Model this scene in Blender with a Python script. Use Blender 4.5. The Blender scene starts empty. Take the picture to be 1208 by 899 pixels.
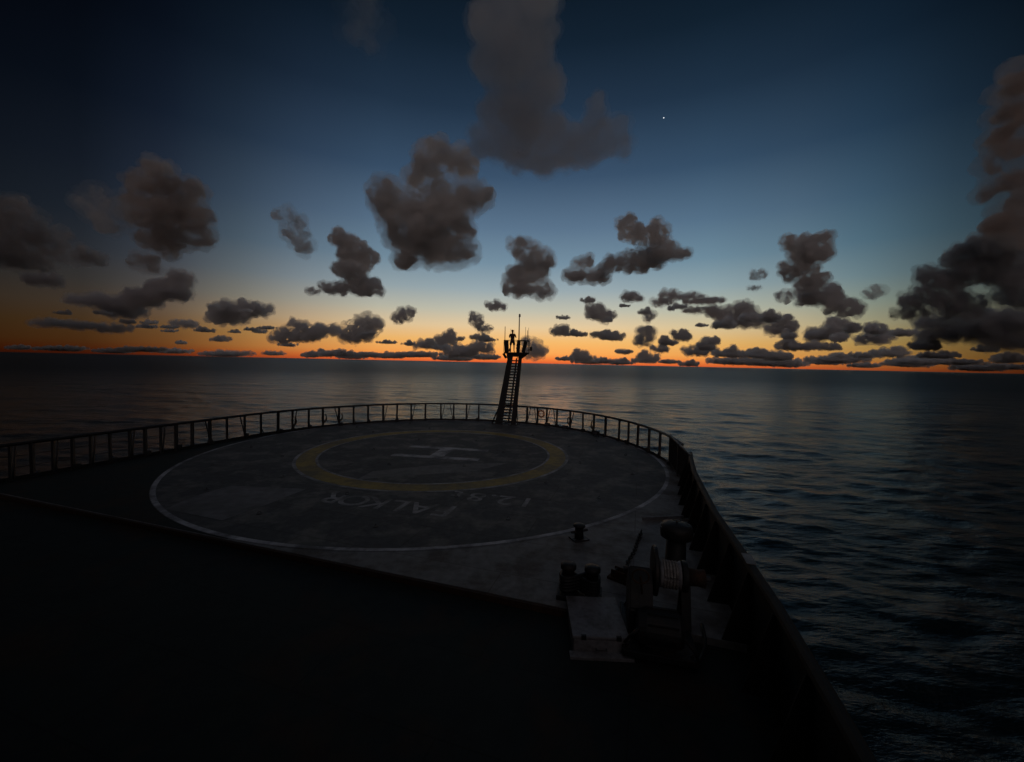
import bpy, bmesh, math, random
import numpy as np
from mathutils import Vector, Matrix, noise, Euler

# ------------------------------------------------------------------ camera, sky, sun, exposure
SC = bpy.context.scene
COL = SC.collection
R = math.radians
F_PX = 480.0                       # focal length in photograph pixels (1208 wide)
ROLL = math.atan(26 / 1208)
PITCH = math.atan(21.5 / F_PX)     # looking slightly down
EYE = Vector((0, 0, 5.0))          # five metres above the foredeck
SEA_Z = -6.5

cam_d = bpy.data.cameras.new('camera')
cam = bpy.data.objects.new('camera', cam_d)
COL.objects.link(cam)
cam_d.sensor_fit = 'HORIZONTAL'
cam_d.sensor_width = 36.0
cam_d.lens = 36.0 * F_PX / 1208
cam_d.clip_start = 0.05
cam_d.clip_end = 500000
cam.location = EYE
# forward +Y, pitched down, rolled so that the horizon falls to the right
M = Matrix.Rotation(R(90) - PITCH, 3, 'X') @ Matrix.Rotation(ROLL, 3, 'Z')
cam.rotation_euler = M.to_euler()
SC.camera = cam
CAM_M = M

def ray(px, py):
    """direction of a photograph pixel in the world"""
    v = Vector(((px - 604) / F_PX, -(py - 449.5) / F_PX, -1.0))
    return (CAM_M @ v)
def on_z(px, py, z=0.0):
    d = ray(px, py)
    t = (z - EYE.z) / d.z
    return EYE + d * t

SC.view_settings.view_transform = 'Standard'
SC.view_settings.look = 'None'
SC.view_settings.exposure = 0.0
SC.view_settings.gamma = 1.0
SC.view_settings.use_curve_mapping = False
SC.render.engine = 'CYCLES'
cy = SC.cycles
cy.use_denoising = True
try:
    cy.denoiser = 'OPENIMAGEDENOISE'
except Exception:
    pass
cy.use_adaptive_sampling = True
cy.adaptive_threshold = 0.02
cy.max_bounces = 8
cy.diffuse_bounces = 2
cy.glossy_bounces = 2
cy.transmission_bounces = 2
cy.volume_bounces = 6
cy.transparent_max_bounces = 24
cy.volume_step_rate = 1.0
cy.volume_max_steps = 64
cy.sample_clamp_indirect = 2.0

def lin(r, g, b):
    f = lambda c: (c / 255 / 12.92) if c / 255 <= 0.04045 else ((c / 255 + 0.055) / 1.055) ** 2.4
    return (f(r), f(g), f(b), 1.0)

GLOW_AZ = R(5)            # azimuth of the afterglow, to the right of the view axis
world = bpy.data.worlds.new('World')
SC.world = world
world.use_nodes = True
nt = world.node_tree
nt.nodes.clear()
def N(t, kind, **kw):
    n = t.nodes.new(kind)
    for k, v in kw.items():
        setattr(n, k, v)
    return n
def math_node(t, op, a, b=None, clamp=False):
    n = t.nodes.new('ShaderNodeMath'); n.operation = op; n.use_clamp = clamp
    for i, v in enumerate((a, b)):
        if v is None: continue
        if isinstance(v, (int, float)): n.inputs[i].default_value = v
        else: t.links.new(v, n.inputs[i])
    return n.outputs[0]
def ramp(t, fac, stops, interp='LINEAR'):
    n = t.nodes.new('ShaderNodeValToRGB')
    el = n.color_ramp.elements
    n.color_ramp.interpolation = interp
    while len(el) < len(stops): el.new(0.5)
    for e, (p, c) in zip(el, stops):
        e.position = p
        e.color = c if len(c) == 4 else (*c, 1)
    if fac is not None: t.links.new(fac, n.inputs[0])
    return n.outputs[0]

tc = N(nt, 'ShaderNodeTexCoord')
sep = N(nt, 'ShaderNodeSeparateXYZ')
nt.links.new(tc.outputs['Generated'], sep.inputs[0])
elev = math_node(nt, 'ARCSINE', sep.outputs[2])
elev_f = math_node(nt, 'DIVIDE', elev, R(90), clamp=True)
# afterglow bands by elevation (degrees -> colour)
bands = [(0.0, (222, 96, 50)), (0.5, (246, 126, 58)), (1.3, (251, 166, 84)), (3.0, (245, 186, 108)), (5.0, (228, 200, 156)),
         (7.2, (192, 190, 172)), (10, (152, 168, 174)), (13.5, (116, 142, 160)), (18, (90, 115, 139)),
         (24, (57, 80, 105)), (31, (33, 51, 71)), (37, (18, 33, 48)), (42, (11, 23, 35)), (62, (7, 12, 20)), (90, (6, 9, 15))]
rmp = ramp(nt, elev_f, [(e / 90, lin(*c)) for e, c in bands], 'LINEAR')
# falls off sideways from the place where the sun went down
az = N(nt, 'ShaderNodeMath', operation='ARCTAN2')
nt.links.new(sep.outputs[0], az.inputs[0]); nt.links.new(sep.outputs[1], az.inputs[1])
azd = math_node(nt, 'ADD', math_node(nt, 'DIVIDE', az.outputs[0], R(360)), 0.5)   # 0..1, .5 = view axis
az_stops = [(-180, .0), (-75, .0), (-60, .02), (-52, .04), (-46, .06), (-40, .15), (-34, .34), (-27, .62), (-18, .90), (-5, 1.0),
            (12, 1.0), (25, .93), (34, .74), (40, .52), (46, .27), (52, .10), (60, .04), (80, .0), (180, .0)]
azr = ramp(nt, azd, [(a / 360 + .5, (v * (1.0 if a < 20 else .93 if a < 38 else .85), v * (1.0 if a > -20 else .97 if a > -38 else .93) * (1.0 if a < 38 else 1.04), v * (1.0 if abs(a) < 38 else 1.08), 1)) for a, v in az_stops], 'LINEAR')
mul = N(nt, 'ShaderNodeMix', data_type='RGBA', blend_type='MULTIPLY')
mul.inputs[0].default_value = 1.0
nt.links.new(rmp, mul.inputs[6]); nt.links.new(azr, mul.inputs[7])
sky = N(nt, 'ShaderNodeTexSky', sky_type='NISHITA')
sky.sun_disc = False
sky.sun_elevation = R(-5.0)
sky.sun_rotation = GLOW_AZ
bg1 = N(nt, 'ShaderNodeBackground'); bg1.inputs[1].default_value = 1.0
bg2 = N(nt, 'ShaderNodeBackground'); bg2.inputs[1].default_value = 0.05
# the rest of the dome: blue overhead, the faint pink band opposite the afterglow
def pw(x): return tuple(x) + (1,)
back = ramp(nt, elev_f, [(0, pw((.42, .325, .30))), (14 / 90, pw((.47, .37, .345))), (30 / 90, pw((.31, .265, .27))), (60 / 90, pw((.09, .09, .105))), (1, pw((.08, .088, .105)))], 'LINEAR')
bsel = ramp(nt, azd, [(0, (1, 1, 1)), (.5 - 145 / 360, (.4, .4, .4)), (.5 - 105 / 360, (.03, .03, .03)), (.5 - 80 / 360, (0, 0, 0)), (.5 + 80 / 360, (0, 0, 0)), (.5 + 105 / 360, (.03, .03, .03)), (.5 + 145 / 360, (.4, .4, .4)), (1, (1, 1, 1))])
hsel = ramp(nt, elev_f, [(0, (0, 0, 0)), (58 / 90, (0, 0, 0)), (78 / 90, (1, 1, 1))])
sel = math_node(nt, 'MAXIMUM', bsel, hsel)
mulb = N(nt, 'ShaderNodeMix', data_type='RGBA', blend_type='MULTIPLY'); mulb.inputs[0].default_value = 1.0
nt.links.new(back, mulb.inputs[6]); nt.links.new(sel, mulb.inputs[7])
bg3 = N(nt, 'ShaderNodeBackground'); bg3.inputs[1].default_value = 1.0
nt.links.new(mulb.outputs[2], bg3.inputs[0])
add0 = N(nt, 'ShaderNodeAddShader')
nt.links.new(bg1.outputs[0], add0.inputs[0]); nt.links.new(bg3.outputs[0], add0.inputs[1])
add = N(nt, 'ShaderNodeAddShader')
outw = N(nt, 'ShaderNodeOutputWorld')
nt.links.new(mul.outputs[2], bg1.inputs[0])
nt.links.new(sky.outputs[0], bg2.inputs[0])
nt.links.new(add0.outputs[0], add.inputs[0]); nt.links.new(bg2.outputs[0], add.inputs[1])
nt.links.new(add.outputs[0], outw.inputs[0])
world.cycles.sampling_method = 'MANUAL'
world.cycles.sample_map_resolution = 512

sun_d = bpy.data.lights.new('sun', 'SUN')
sun_d.energy = 0.02                # the sun has set: only its last red light on the clouds
sun_d.color = (1.0, 0.45, 0.25)
sun_d.angle = R(10)
sun = bpy.data.objects.new('sun', sun_d)
COL.objects.link(sun)
_sd = Vector((math.sin(GLOW_AZ) * math.cos(R(1)), math.cos(GLOW_AZ) * math.cos(R(1)), math.sin(R(1))))
sun.rotation_euler = _sd.to_track_quat('Z', 'Y').to_euler()

# ------------------------------------------------------------------ helpers
def tag(o, label=None, cat=None, group=None, kind=None):
    if label: o['label'] = label
    if cat: o['category'] = cat
    if group: o['group'] = group
    if kind: o['kind'] = kind
    return o
def empty(name, loc=(0, 0, 0), rz=0.0):
    o = bpy.data.objects.new(name, None)
    COL.objects.link(o)
    o.location = loc; o.rotation_euler = (0, 0, rz)
    o.empty_display_size = .2
    return o
def obj(name, bm, mat, parent=None, loc=None, rz=0.0, smooth=False):
    me = bpy.data.meshes.new(name)
    if isinstance(bm, bmesh.types.BMesh):
        bmesh.ops.recalc_face_normals(bm, faces=bm.faces)
        bm.to_mesh(me); bm.free()
    else:
        me = bm
    if smooth:
        for p in me.polygons: p.use_smooth = True
    if mat: me.materials.append(mat)
    o = bpy.data.objects.new(name, me)
    COL.objects.link(o)
    if parent: o.parent = parent
    if loc is not None: o.location = loc
    if rz: o.rotation_euler = (0, 0, rz)
    return o
def box(bm, c, s, rz=0.0, bevel=0.0):
    r = bmesh.ops.create_cube(bm, size=1.0)
    vs = r['verts']
    m = Matrix.Translation(Vector(c)) @ Matrix.Rotation(rz, 4, 'Z') @ Matrix.Diagonal((*s, 1))
    bmesh.ops.transform(bm, matrix=m, verts=vs)
    if bevel:
        es = list({e for v in vs for e in v.link_edges})
        bmesh.ops.bevel(bm, geom=es, offset=bevel, segments=2, affect='EDGES', profile=.6)
    return bm
def rod(bm, a, b, r1, r2=None, seg=10, cap=True):
    a, b = Vector(a), Vector(b)
    r2 = r1 if r2 is None else r2
    d = b - a
    res = bmesh.ops.create_cone(bm, cap_ends=cap, segments=seg, radius1=r1, radius2=r2, depth=d.length)
    q = d.to_track_quat('Z', 'Y').to_matrix().to_4x4()
    bmesh.ops.transform(bm, matrix=Matrix.Translation((a + b) / 2) @ q, verts=res['verts'])
    return bm
def bar(bm, a, b, w, h, up=(0, 0, 1)):
    """rectangular bar from a to b"""
    a, b = Vector(a), Vector(b)
    d = (b - a); L = d.length; z = d.normalized()
    x = Vector(up).cross(z)
    if x.length < 1e-4: x = Vector((1, 0, 0))
    x.normalize(); y = z.cross(x)
    r = bmesh.ops.create_cube(bm, size=1.0)
    m = Matrix((x * w, y * h, z * L)).transposed().to_4x4()
    m.translation = (a + b) / 2
    bmesh.ops.transform(bm, matrix=m, verts=r['verts'])
    return bm
def tube(bm, pts, r, seg=8, closed=False, cap=True):
    pts = [Vector(p) for p in pts]
    n = len(pts); rings = []
    for i, p in enumerate(pts):
        if closed: t = pts[(i + 1) % n] - pts[i - 1]
        else: t = pts[min(i + 1, n - 1)] - pts[max(i - 1, 0)]
        t.normalize()
        x = t.cross(Vector((0, 0, 1)))
        if x.length < 1e-3: x = t.cross(Vector((0, 1, 0)))
        x.normalize(); y = t.cross(x)
        rr = r[i] if isinstance(r, (list, tuple)) else r
        rings.append([bm.verts.new(p + (x * math.cos(k * 2 * math.pi / seg) + y * math.sin(k * 2 * math.pi / seg)) * rr) for k in range(seg)])
    m = n if closed else n - 1
    for i in range(m):
        A, B = rings[i], rings[(i + 1) % n]
        for k in range(seg):
            bm.faces.new((A[k], A[(k + 1) % seg], B[(k + 1) % seg], B[k]))
    if not closed and cap:
        bm.faces.new(rings[0][::-1]); bm.faces.new(rings[-1])
    return bm
def lathe(bm, prof, seg=24, c=(0, 0, 0), axis='Z'):
    rings = []
    for (r, z) in prof:
        ring = []
        for k in range(seg):
            a = k * 2 * math.pi / seg
            p = Vector((r * math.cos(a), r * math.sin(a), z))
            if axis == 'X': p = Vector((p.z, p.x, p.y))
            ring.append(bm.verts.new(p + Vector(c)))
        rings.append(ring)
    for A, B in zip(rings, rings[1:]):
        for k in range(seg):
            bm.faces.new((A[k], A[(k + 1) % seg], B[(k + 1) % seg], B[k]))
    bm.faces.new(rings[0][::-1]); bm.faces.new(rings[-1])
    return bm
def prism(bm, pts, z0, z1):
    lo = [bm.verts.new((p[0], p[1], z0)) for p in pts]
    hi = [bm.verts.new((p[0], p[1], z1)) for p in pts]
    n = len(pts)
    for i in range(n):
        bm.faces.new((lo[i], lo[(i + 1) % n], hi[(i + 1) % n], hi[i]))
    bm.faces.new(hi); bm.faces.new(lo[::-1])
    return bm
def NB(): return bmesh.new()

def paint(name, base, wear, scale=2.0, amount=.5, rough=.6, bump=.15, metallic=0.0, stretch=(1, 1, 1), detail=8, soft=.12, spec=.3, seam=None):
    """weathered paint: a base colour broken by patches of wear with their own shape"""
    m = bpy.data.materials.new(name); m.use_nodes = True
    t = m.node_tree; b = t.nodes['Principled BSDF']
    co = N(t, 'ShaderNodeTexCoord'); mp = N(t, 'ShaderNodeMapping')
    mp.inputs['Scale'].default_value = stretch
    t.links.new(co.outputs['Object'], mp.inputs[0])
    n1 = N(t, 'ShaderNodeTexNoise'); n1.inputs['Scale'].default_value = scale; n1.inputs['Detail'].default_value = detail
    n1.inputs['Roughness'].default_value = .65
    t.links.new(mp.outputs[0], n1.inputs['Vector'])
    k = ramp(t, n1.outputs[0], [(amount - soft, (0, 0, 0)), (amount + soft, (1, 1, 1))])
    n2 = N(t, 'ShaderNodeTexNoise'); n2.inputs['Scale'].default_value = scale * 6; n2.inputs['Detail'].default_value = 6
    t.links.new(mp.outputs[0], n2.inputs['Vector'])
    mx = N(t, 'ShaderNodeMix', data_type='RGBA')
    t.links.new(k, mx.inputs[0]); mx.inputs[6].default_value = (*base, 1); mx.inputs[7].default_value = (*wear, 1)
    v = ramp(t, n2.outputs[0], [(.3, (.75, .75, .75)), (.7, (1.2, 1.2, 1.2))])
    mm = N(t, 'ShaderNodeMix', data_type='RGBA', blend_type='MULTIPLY'); mm.inputs[0].default_value = 1
    t.links.new(mx.outputs[2], mm.inputs[6]); t.links.new(v, mm.inputs[7])
    colr = mm.outputs[2]
    if seam:
        mp2 = N(t, 'ShaderNodeMapping'); mp2.inputs['Rotation'].default_value = (0, 0, R(17.5)); t.links.new(co.outputs['Object'], mp2.inputs[0])
        bk = N(t, 'ShaderNodeTexBrick'); bk.inputs['Scale'].default_value = 1.0; bk.inputs['Mortar Size'].default_value = .018
        bk.inputs['Mortar Smooth'].default_value = .6
        bk.inputs['Brick Width'].default_value = seam[0]; bk.inputs['Row Height'].default_value = seam[1]
        bk.inputs['Color1'].default_value = (1, 1, 1, 1); bk.inputs['Color2'].default_value = (.86, .86, .86, 1); bk.inputs['Mortar'].default_value = (.55, .5, .46, 1)
        t.links.new(mp2.outputs[0], bk.inputs['Vector'])
        m3_ = N(t, 'ShaderNodeMix', data_type='RGBA', blend_type='MULTIPLY'); m3_.inputs[0].default_value = 1
        t.links.new(colr, m3_.inputs[6]); t.links.new(bk.outputs[0], m3_.inputs[7]); colr = m3_.outputs[2]
    t.links.new(colr, b.inputs['Base Color'])
    b.inputs['Roughness'].default_value = rough; b.inputs['Metallic'].default_value = metallic
    b.inputs['Specular IOR Level'].default_value = spec
    bp = N(t, 'ShaderNodeBump'); bp.inputs['Strength'].default_value = bump; bp.inputs['Distance'].default_value = .02
    t.links.new(n2.outputs[0], bp.inputs['Height']); t.links.new(bp.outputs[0], b.inputs['Normal'])
    return m

MAT = dict(
    deck=paint('deck_paint', (.19, .19, .19), (.09, .075, .065), .8, .54, .62, .3, soft=.08, seam=(6.0, 1.8)),
    pad=paint('landing_surface_paint', (.078, .082, .085), (.17, .165, .158), .75, .55, .7, .4, soft=.07, seam=(6.0, 1.8)),
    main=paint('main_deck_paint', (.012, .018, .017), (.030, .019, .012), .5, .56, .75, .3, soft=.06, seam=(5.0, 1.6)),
    white=paint('worn_white_paint', (.34, .34, .35), (.13, .13, .13), .9, .48, .6, .2, soft=.10),
    circle=paint('white_line_paint', (.46, .47, .50), (.12, .12, .13), .8, .50, .6, .2, soft=.10),
    yellow=paint('worn_yellow_paint', (.34, .24, .035), (.15, .12, .055), .6, .49, .6, .2, soft=.12),
    rust=paint('rust', (.055, .026, .014), (.03, .018, .012), 4, .5, .85, .5),
    black=paint('black_steel', (.012, .013, .014), (.03, .02, .016), 3, .62, .55, .3),
    steel=paint('dark_steel', (.035, .037, .04), (.05, .03, .02), 3, .62, .5, .3),
    lightsteel=paint('grey_machine_paint', (.17, .17, .18), (.08, .07, .065), 2.2, .6, .5, .2),
    hull=paint('hull_paint', (.02, .025, .035), (.04, .03, .025), .4, .62, .5, .2),
    bulwark=paint('bulwark_paint', (.010, .011, .012), (.018, .013, .010), .8, .6, .7, .3),
    rope=paint('rope_fibre', (.12, .10, .075), (.05, .04, .03), 14, .5, .9, .8),
    skin=paint('skin', (.28, .16, .11), (.22, .12, .08), 6, .6, .6, .0),
    shirt=paint('shirt_cloth', (.05, .03, .03), (.035, .02, .02), 8, .5, .9, .3),
    shorts=paint('shorts_cloth', (.02, .02, .03), (.03, .03, .04), 8, .5, .9, .3),
    hair=paint('hair', (.015, .01, .008), (.03, .02, .015), 20, .5, .7, .5),
    orange=paint('orange_plastic', (.45, .12, .02), (.25, .08, .03), 4, .6, .5, .1),
    green=paint('green_plastic', (.03, .10, .05), (.02, .05, .03), 4, .6, .5, .1),
    glass=paint('lamp_lens', (.10, .10, .11), (.08, .08, .09), 4, .6, .12, 0),
)

# ------------------------------------------------------------------ the sea
def build_sea():
    rng = np.random.default_rng(5)
    front = np.linspace(R(-66), R(66), 1000)
    back = np.linspace(R(66), R(294), 60)[1:]
    ang = np.concatenate([front, back[:-1]])
    rad = [2.0]
    while rad[-1] < 2500:
        r = rad[-1]
        rad.append(r + max(.22, r * .0085))
    rad += list(np.geomspace(rad[-1] * 1.2, 250000, 26))
    rad = np.array(rad)
    A, RR = np.meshgrid(ang, rad)
    X = RR * np.sin(A); Y = RR * np.cos(A)
    Z = np.zeros_like(X); DX = np.zeros_like(X); DY = np.zeros_like(X)
    spacing = np.maximum(.22, RR * .0085)
    lam = np.geomspace(1.1, 70, 90)
    wind = R(200)
    for L in lam:
        k = 2 * math.pi / L
        th = wind + rng.normal(0, .55)
        amp = .0072 * L ** .42 * math.exp(-(L / 22) ** 2)
        ph = rng.uniform(0, 2 * math.pi)
        kx, ky = k * math.sin(th), k * math.cos(th)
        fade = np.clip((L / spacing - 2.2) / 2.5, 0, 1)
        p = kx * X + ky * Y + ph
        Z += amp * fade * np.sin(p)
        q = .6
        DX += q * amp * fade * math.sin(th) * np.cos(p)
        DY += q * amp * fade * math.cos(th) * np.cos(p)
    near = np.clip((RR - 4) / 12, 0, 1)
    Z *= near
    V = np.stack([X + DX, Y + DY, Z + SEA_Z], -1).reshape(-1, 3)
    nr, na = X.shape
    i = np.arange(nr - 1)[:, None]; j = np.arange(na)[None, :]
    jn = (j + 1) % na
    quads = np.stack([i * na + j, i * na + jn, (i + 1) * na + jn, (i + 1) * na + j], -1).reshape(-1, 4)[:, ::-1]
    me = bpy.data.meshes.new('sea')
    me.vertices.add(len(V)); me.vertices.foreach_set('co', V.ravel())
    me.loops.add(quads.size); me.loops.foreach_set('vertex_index', quads.ravel().astype(np.int32))
    me.polygons.add(len(quads))
    me.polygons.foreach_set('loop_start', np.arange(0, quads.size, 4, dtype=np.int32))
    me.polygons.foreach_set('loop_total', np.full(len(quads), 4, dtype=np.int32))
    me.polygons.foreach_set('use_smooth', np.ones(len(quads), dtype=bool))
    me.update(calc_edges=True)
    m = bpy.data.materials.new('sea_water'); m.use_nodes = True
    t = m.node_tree; b = t.nodes['Principled BSDF']
    b.inputs['Base Color'].default_value = (.003, .009, .012, 1)
    b.inputs['IOR'].default_value = 1.33
    b.inputs['Specular IOR Level'].default_value = .5
    geo = N(t, 'ShaderNodeNewGeometry')
    ln = N(t, 'ShaderNodeVectorMath', operation='LENGTH'); t.links.new(geo.outputs['Position'], ln.inputs[0])
    mr = N(t, 'ShaderNodeMapRange'); mr.interpolation_type = 'SMOOTHSTEP'
    for n_, v in zip(('From Min', 'From Max', 'To Min', 'To Max'), (20, 500, .19, .42)): mr.inputs[n_].default_value = v
    t.links.new(ln.outputs['Value'], mr.inputs[0])
    t.links.new(mr.outputs[0], b.inputs['Roughness'])
    mp = N(t, 'ShaderNodeMapping'); mp.inputs['Scale'].default_value = (.6, 1.5, 1); mp.inputs['Rotation'].default_value = (0, 0, R(12))
    t.links.new(geo.outputs['Position'], mp.inputs[0])
    prev = None
    for sc_, st, ds in ((1.9, .8, .12), (.3, .6, .45), (.035, .6, 3.0)):
        n = N(t, 'ShaderNodeTexNoise'); n.inputs['Scale'].default_value = sc_; n.inputs['Detail'].default_value = 5; n.inputs['Roughness'].default_value = .6
        t.links.new(mp.outputs[0], n.inputs['Vector'])
        bp = N(t, 'ShaderNodeBump'); bp.inputs['Strength'].default_value = st; bp.inputs['Distance'].default_value = ds
        t.links.new(n.outputs[0], bp.inputs['Height'])
        if prev: t.links.new(prev, bp.inputs['Normal'])
        prev = bp.outputs[0]
    t.links.new(prev, b.inputs['Normal'])
    me.materials.append(m)
    o = bpy.data.objects.new('sea', me); COL.objects.link(o)
    tag(o, 'dark open sea with low waves reflecting the afterglow', kind='structure')
build_sea()

# ------------------------------------------------------------------ ship plan (ship frame: s to starboard, a forward)
AXIS = R(17.5)                      # the bow points this far to the right of the view
AX = Vector((math.sin(AXIS), math.cos(AXIS), 0)); SX = Vector((math.cos(AXIS), -math.sin(AXIS), 0))
HC = Vector((-4.0, 22.4, 0))        # middle of the painted circle
hs, ha = HC.dot(SX), HC.dot(AX)
def S(s, a, z=0.0):
    p = SX * s + AX * a; return Vector((p.x, p.y, z))
HALF = 12.75
def outline(off=0.0, a_min=-22.0):
    """deck edge, starboard aft round the bow to port aft"""
    h = HALF + off
    pts = [S(hs + h, a_min)]
    n_ = 20
    for k in range(1, n_): pts.append(S(hs + h, a_min + (ha - 1.5 - a_min) * k / n_))
    rb = 12.35 + off
    for k in range(0, 61):
        t = k / 60 * math.pi
        # from +s round to -s
        w = abs(math.cos(t)) ** 3
        rad = rb + (h - rb) * w
        pts.append(S(hs + rad * math.cos(t), ha - 1.5 * w + rad * math.sin(t) - 0))
    for k in range(n_ - 1, -1, -1): pts.append(S(hs - h, a_min + (ha - 1.5 - a_min) * k / n_))
    return pts
EDGE_A = 8.1
edge = outline(0.0)

# foredeck sheet (helicopter deck) and lower main deck
def build_deck():
    bm = NB()
    fwd = [p for p in edge if p.dot(AX) > EDGE_A + .2]
    pts = [S(hs + HALF, EDGE_A)] + fwd + [S(hs - HALF, EDGE_A)]
    prism(bm, [(p.x, p.y) for p in pts], -.14, 0.0)
    d = obj('deck', bm, MAT['deck'])
    tag(d, 'grey painted foredeck with worn helicopter markings', kind='structure')
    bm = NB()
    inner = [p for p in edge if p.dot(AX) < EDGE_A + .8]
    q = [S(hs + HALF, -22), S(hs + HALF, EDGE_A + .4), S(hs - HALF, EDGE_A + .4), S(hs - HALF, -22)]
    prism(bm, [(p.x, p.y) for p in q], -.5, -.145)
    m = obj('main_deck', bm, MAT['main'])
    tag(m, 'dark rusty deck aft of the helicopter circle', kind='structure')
    # rusty edge strip
    bm = NB()
    bar(bm, S(hs - HALF + .3, EDGE_A - .045, -.075), S(hs + HALF - 1.2, EDGE_A - .045, -.075), .08, .136)
    o = obj('deck_edge', bm, MAT['rust'], d)
    return d
deck = build_deck()

def ring(bm, c, r0, r1, z, n=160, a0=0, a1=2 * math.pi):
    closed = abs(a1 - a0 - 2 * math.pi) < 1e-6
    vs = []
    for k in range(n if closed else n + 1):
        a = a0 + (a1 - a0) * k / n
        vs.append((bm.verts.new((c.x + r0 * math.cos(a), c.y + r0 * math.sin(a), z)), bm.verts.new((c.x + r1 * math.cos(a), c.y + r1 * math.sin(a), z))))
    m_ = len(vs) if closed else len(vs) - 1
    for k in range(m_):
        A, B = vs[k], vs[(k + 1) % len(vs)]
        bm.faces.new((A[0], A[1], B[1], B[0]))
    return bm
def disc(name, r0, r1, z, mat):
    bm = NB(); ring(bm, HC, r0, r1, z, 120)
    me = bpy.data.meshes.new(name); bm.normal_update()
    bm.to_mesh(me); bm.free()
    return obj(name, me, mat, deck)
disc('landing_surface', 0.02, 11.9, .003, MAT['pad'])
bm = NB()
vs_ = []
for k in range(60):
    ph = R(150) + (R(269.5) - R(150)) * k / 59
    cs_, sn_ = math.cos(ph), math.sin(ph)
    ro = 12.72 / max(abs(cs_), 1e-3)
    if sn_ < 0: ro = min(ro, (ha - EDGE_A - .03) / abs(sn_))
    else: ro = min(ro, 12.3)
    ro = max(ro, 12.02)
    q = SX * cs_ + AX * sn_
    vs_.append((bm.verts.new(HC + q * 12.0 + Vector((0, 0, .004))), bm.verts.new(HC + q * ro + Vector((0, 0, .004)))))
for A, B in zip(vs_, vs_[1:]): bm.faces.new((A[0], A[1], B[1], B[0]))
me = bpy.data.meshes.new('port_shade'); bm.to_mesh(me); bm.free()
obj('painted_shade_field', me, MAT['main'], deck)  # darkness of the port side put into colour, over the lighter deck
obj('touchdown_circle', ring(NB(), HC, 6.16, 7.0, .008), MAT['yellow'], deck)
bm = NB(); ring(bm, HC, 7.002, 7.16, .008); ring(bm, HC, 6.04, 6.158, .008)
obj('circle_rim', bm, MAT['white'], deck)
obj('boundary_circle', ring(NB(), HC, 11.82, 11.98, .008), MAT['circle'], deck)

for q_, (rad_, n_) in enumerate(((3.6, 6), (7.8, 12), (10.4, 16))):
    for k in range(n_):
        a_ = (k + .5 * q_) / n_ * 2 * math.pi
        p_ = HC + Vector((math.cos(a_), math.sin(a_), 0)) * rad_
        bm = NB()
        lathe(bm, [(.09, 0), (.085, .014), (.05, .016)], 12)
        tube(bm, [(.05 * math.cos(t_), 0, .02 + .05 * math.sin(t_)) for t_ in np.linspace(.1, math.pi - .1, 9)], .01, 5)
        o = obj('tie_down', bm, MAT['steel'], deck); o.location = p_ + Vector((0, 0, .009)); o.rotation_euler = (0, 0, a_ * 3)

def flat_poly(name, pts, z, mat):
    bm = NB(); f = bm.faces.new([bm.verts.new((p[0], p[1], z)) for p in pts])
    bm.normal_update()
    if f.normal.z < 0: f.normal_flip()
    me = bpy.data.meshes.new(name); bm.to_mesh(me); bm.free()
    return obj(name, me, mat, deck)
def build_H():
    rot = R(-9.5)
    ex = Vector((math.cos(rot), math.sin(rot), 0)); ey = Vector((-ex.y, ex.x, 0))
    c = Vector((-3.75, 22.1, 0))
    L, Wd, w = 4.7, 2.75, .5
    bm = NB()
    for x0, y0, x1, y1 in ((-L/2, -Wd/2, L/2, -Wd/2+w), (-L/2, Wd/2-w, L/2, Wd/2), (-.38, -Wd/2+w, .38, Wd/2-w)):
        bm.faces.new([bm.verts.new(c + ex * x + ey * y + Vector((0, 0, .008))) for x, y in ((x0, y0), (x1, y0), (x1, y1), (x0, y1))])
    me = bpy.data.meshes.new('letter'); bm.to_mesh(me); bm.free()
    obj('letter', me, MAT['circle'], deck)
build_H()

def letter(ch, pos, size, rot, mat):
    cu = bpy.data.curves.new('letter', 'FONT'); cu.body = ch; cu.size = size
    cu.align_x = 'CENTER'; cu.align_y = 'CENTER'; cu.offset = size * .012; cu.fill_mode = 'FRONT'
    tmp = bpy.data.objects.new('tmp', cu); COL.objects.link(tmp)
    dg = bpy.context.evaluated_depsgraph_get()
    me = bpy.data.meshes.new_from_object(tmp.evaluated_get(dg))
    bpy.data.objects.remove(tmp)
    me.name = 'letter'
    me.transform(Matrix.Translation((pos[0], pos[1], .008)) @ Matrix.Rotation(rot, 4, 'Z'))
    me.materials.clear()
    return obj('letter', me, mat, deck)
tr = R(-14)
tdir = Vector((-math.cos(tr), -math.sin(tr), 0))        # reading direction, towards port
MAT['text'] = paint('painted_text', (.34, .34, .35), (.12, .12, .12), 1.2, .48, .6, .2, soft=.12)
base = Vector((-2.15, 13.45, 0))
for k, ch in enumerate('FALKOR'):
    letter(ch, base + tdir * (.86 * k), 1.42, tr + math.pi, MAT['text'])
base = Vector((.62, 14.45, 0))
for dx, ch in ((0, '1'), (.78, '2'), (1.32, '.'), (1.88, '8'), (2.66, 't')):
    letter(ch, base + tdir * dx, 1.3, tr + math.pi, MAT['text'])
# pale worn paint panel on the port side
flat_poly('paint_panel', [on_z(x, y) for x, y in ((272, 573), (361, 577), (318, 594), (262, 614), (196, 600), (228, 586))], .004,
          paint('scuffed_grey_paint', (.19, .19, .20), (.10, .10, .10), .5, .50, .65, .2, soft=.14))
flat_poly('bare_patch', [on_z(x, y) for x, y in ((520, 548), (600, 546), (560, 556), (470, 562), (420, 566), (440, 556))], .004,
          paint('scuffed_inner_paint', (.17, .17, .17), (.11, .11, .11), .5, .52, .65, .2, soft=.14))

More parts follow.
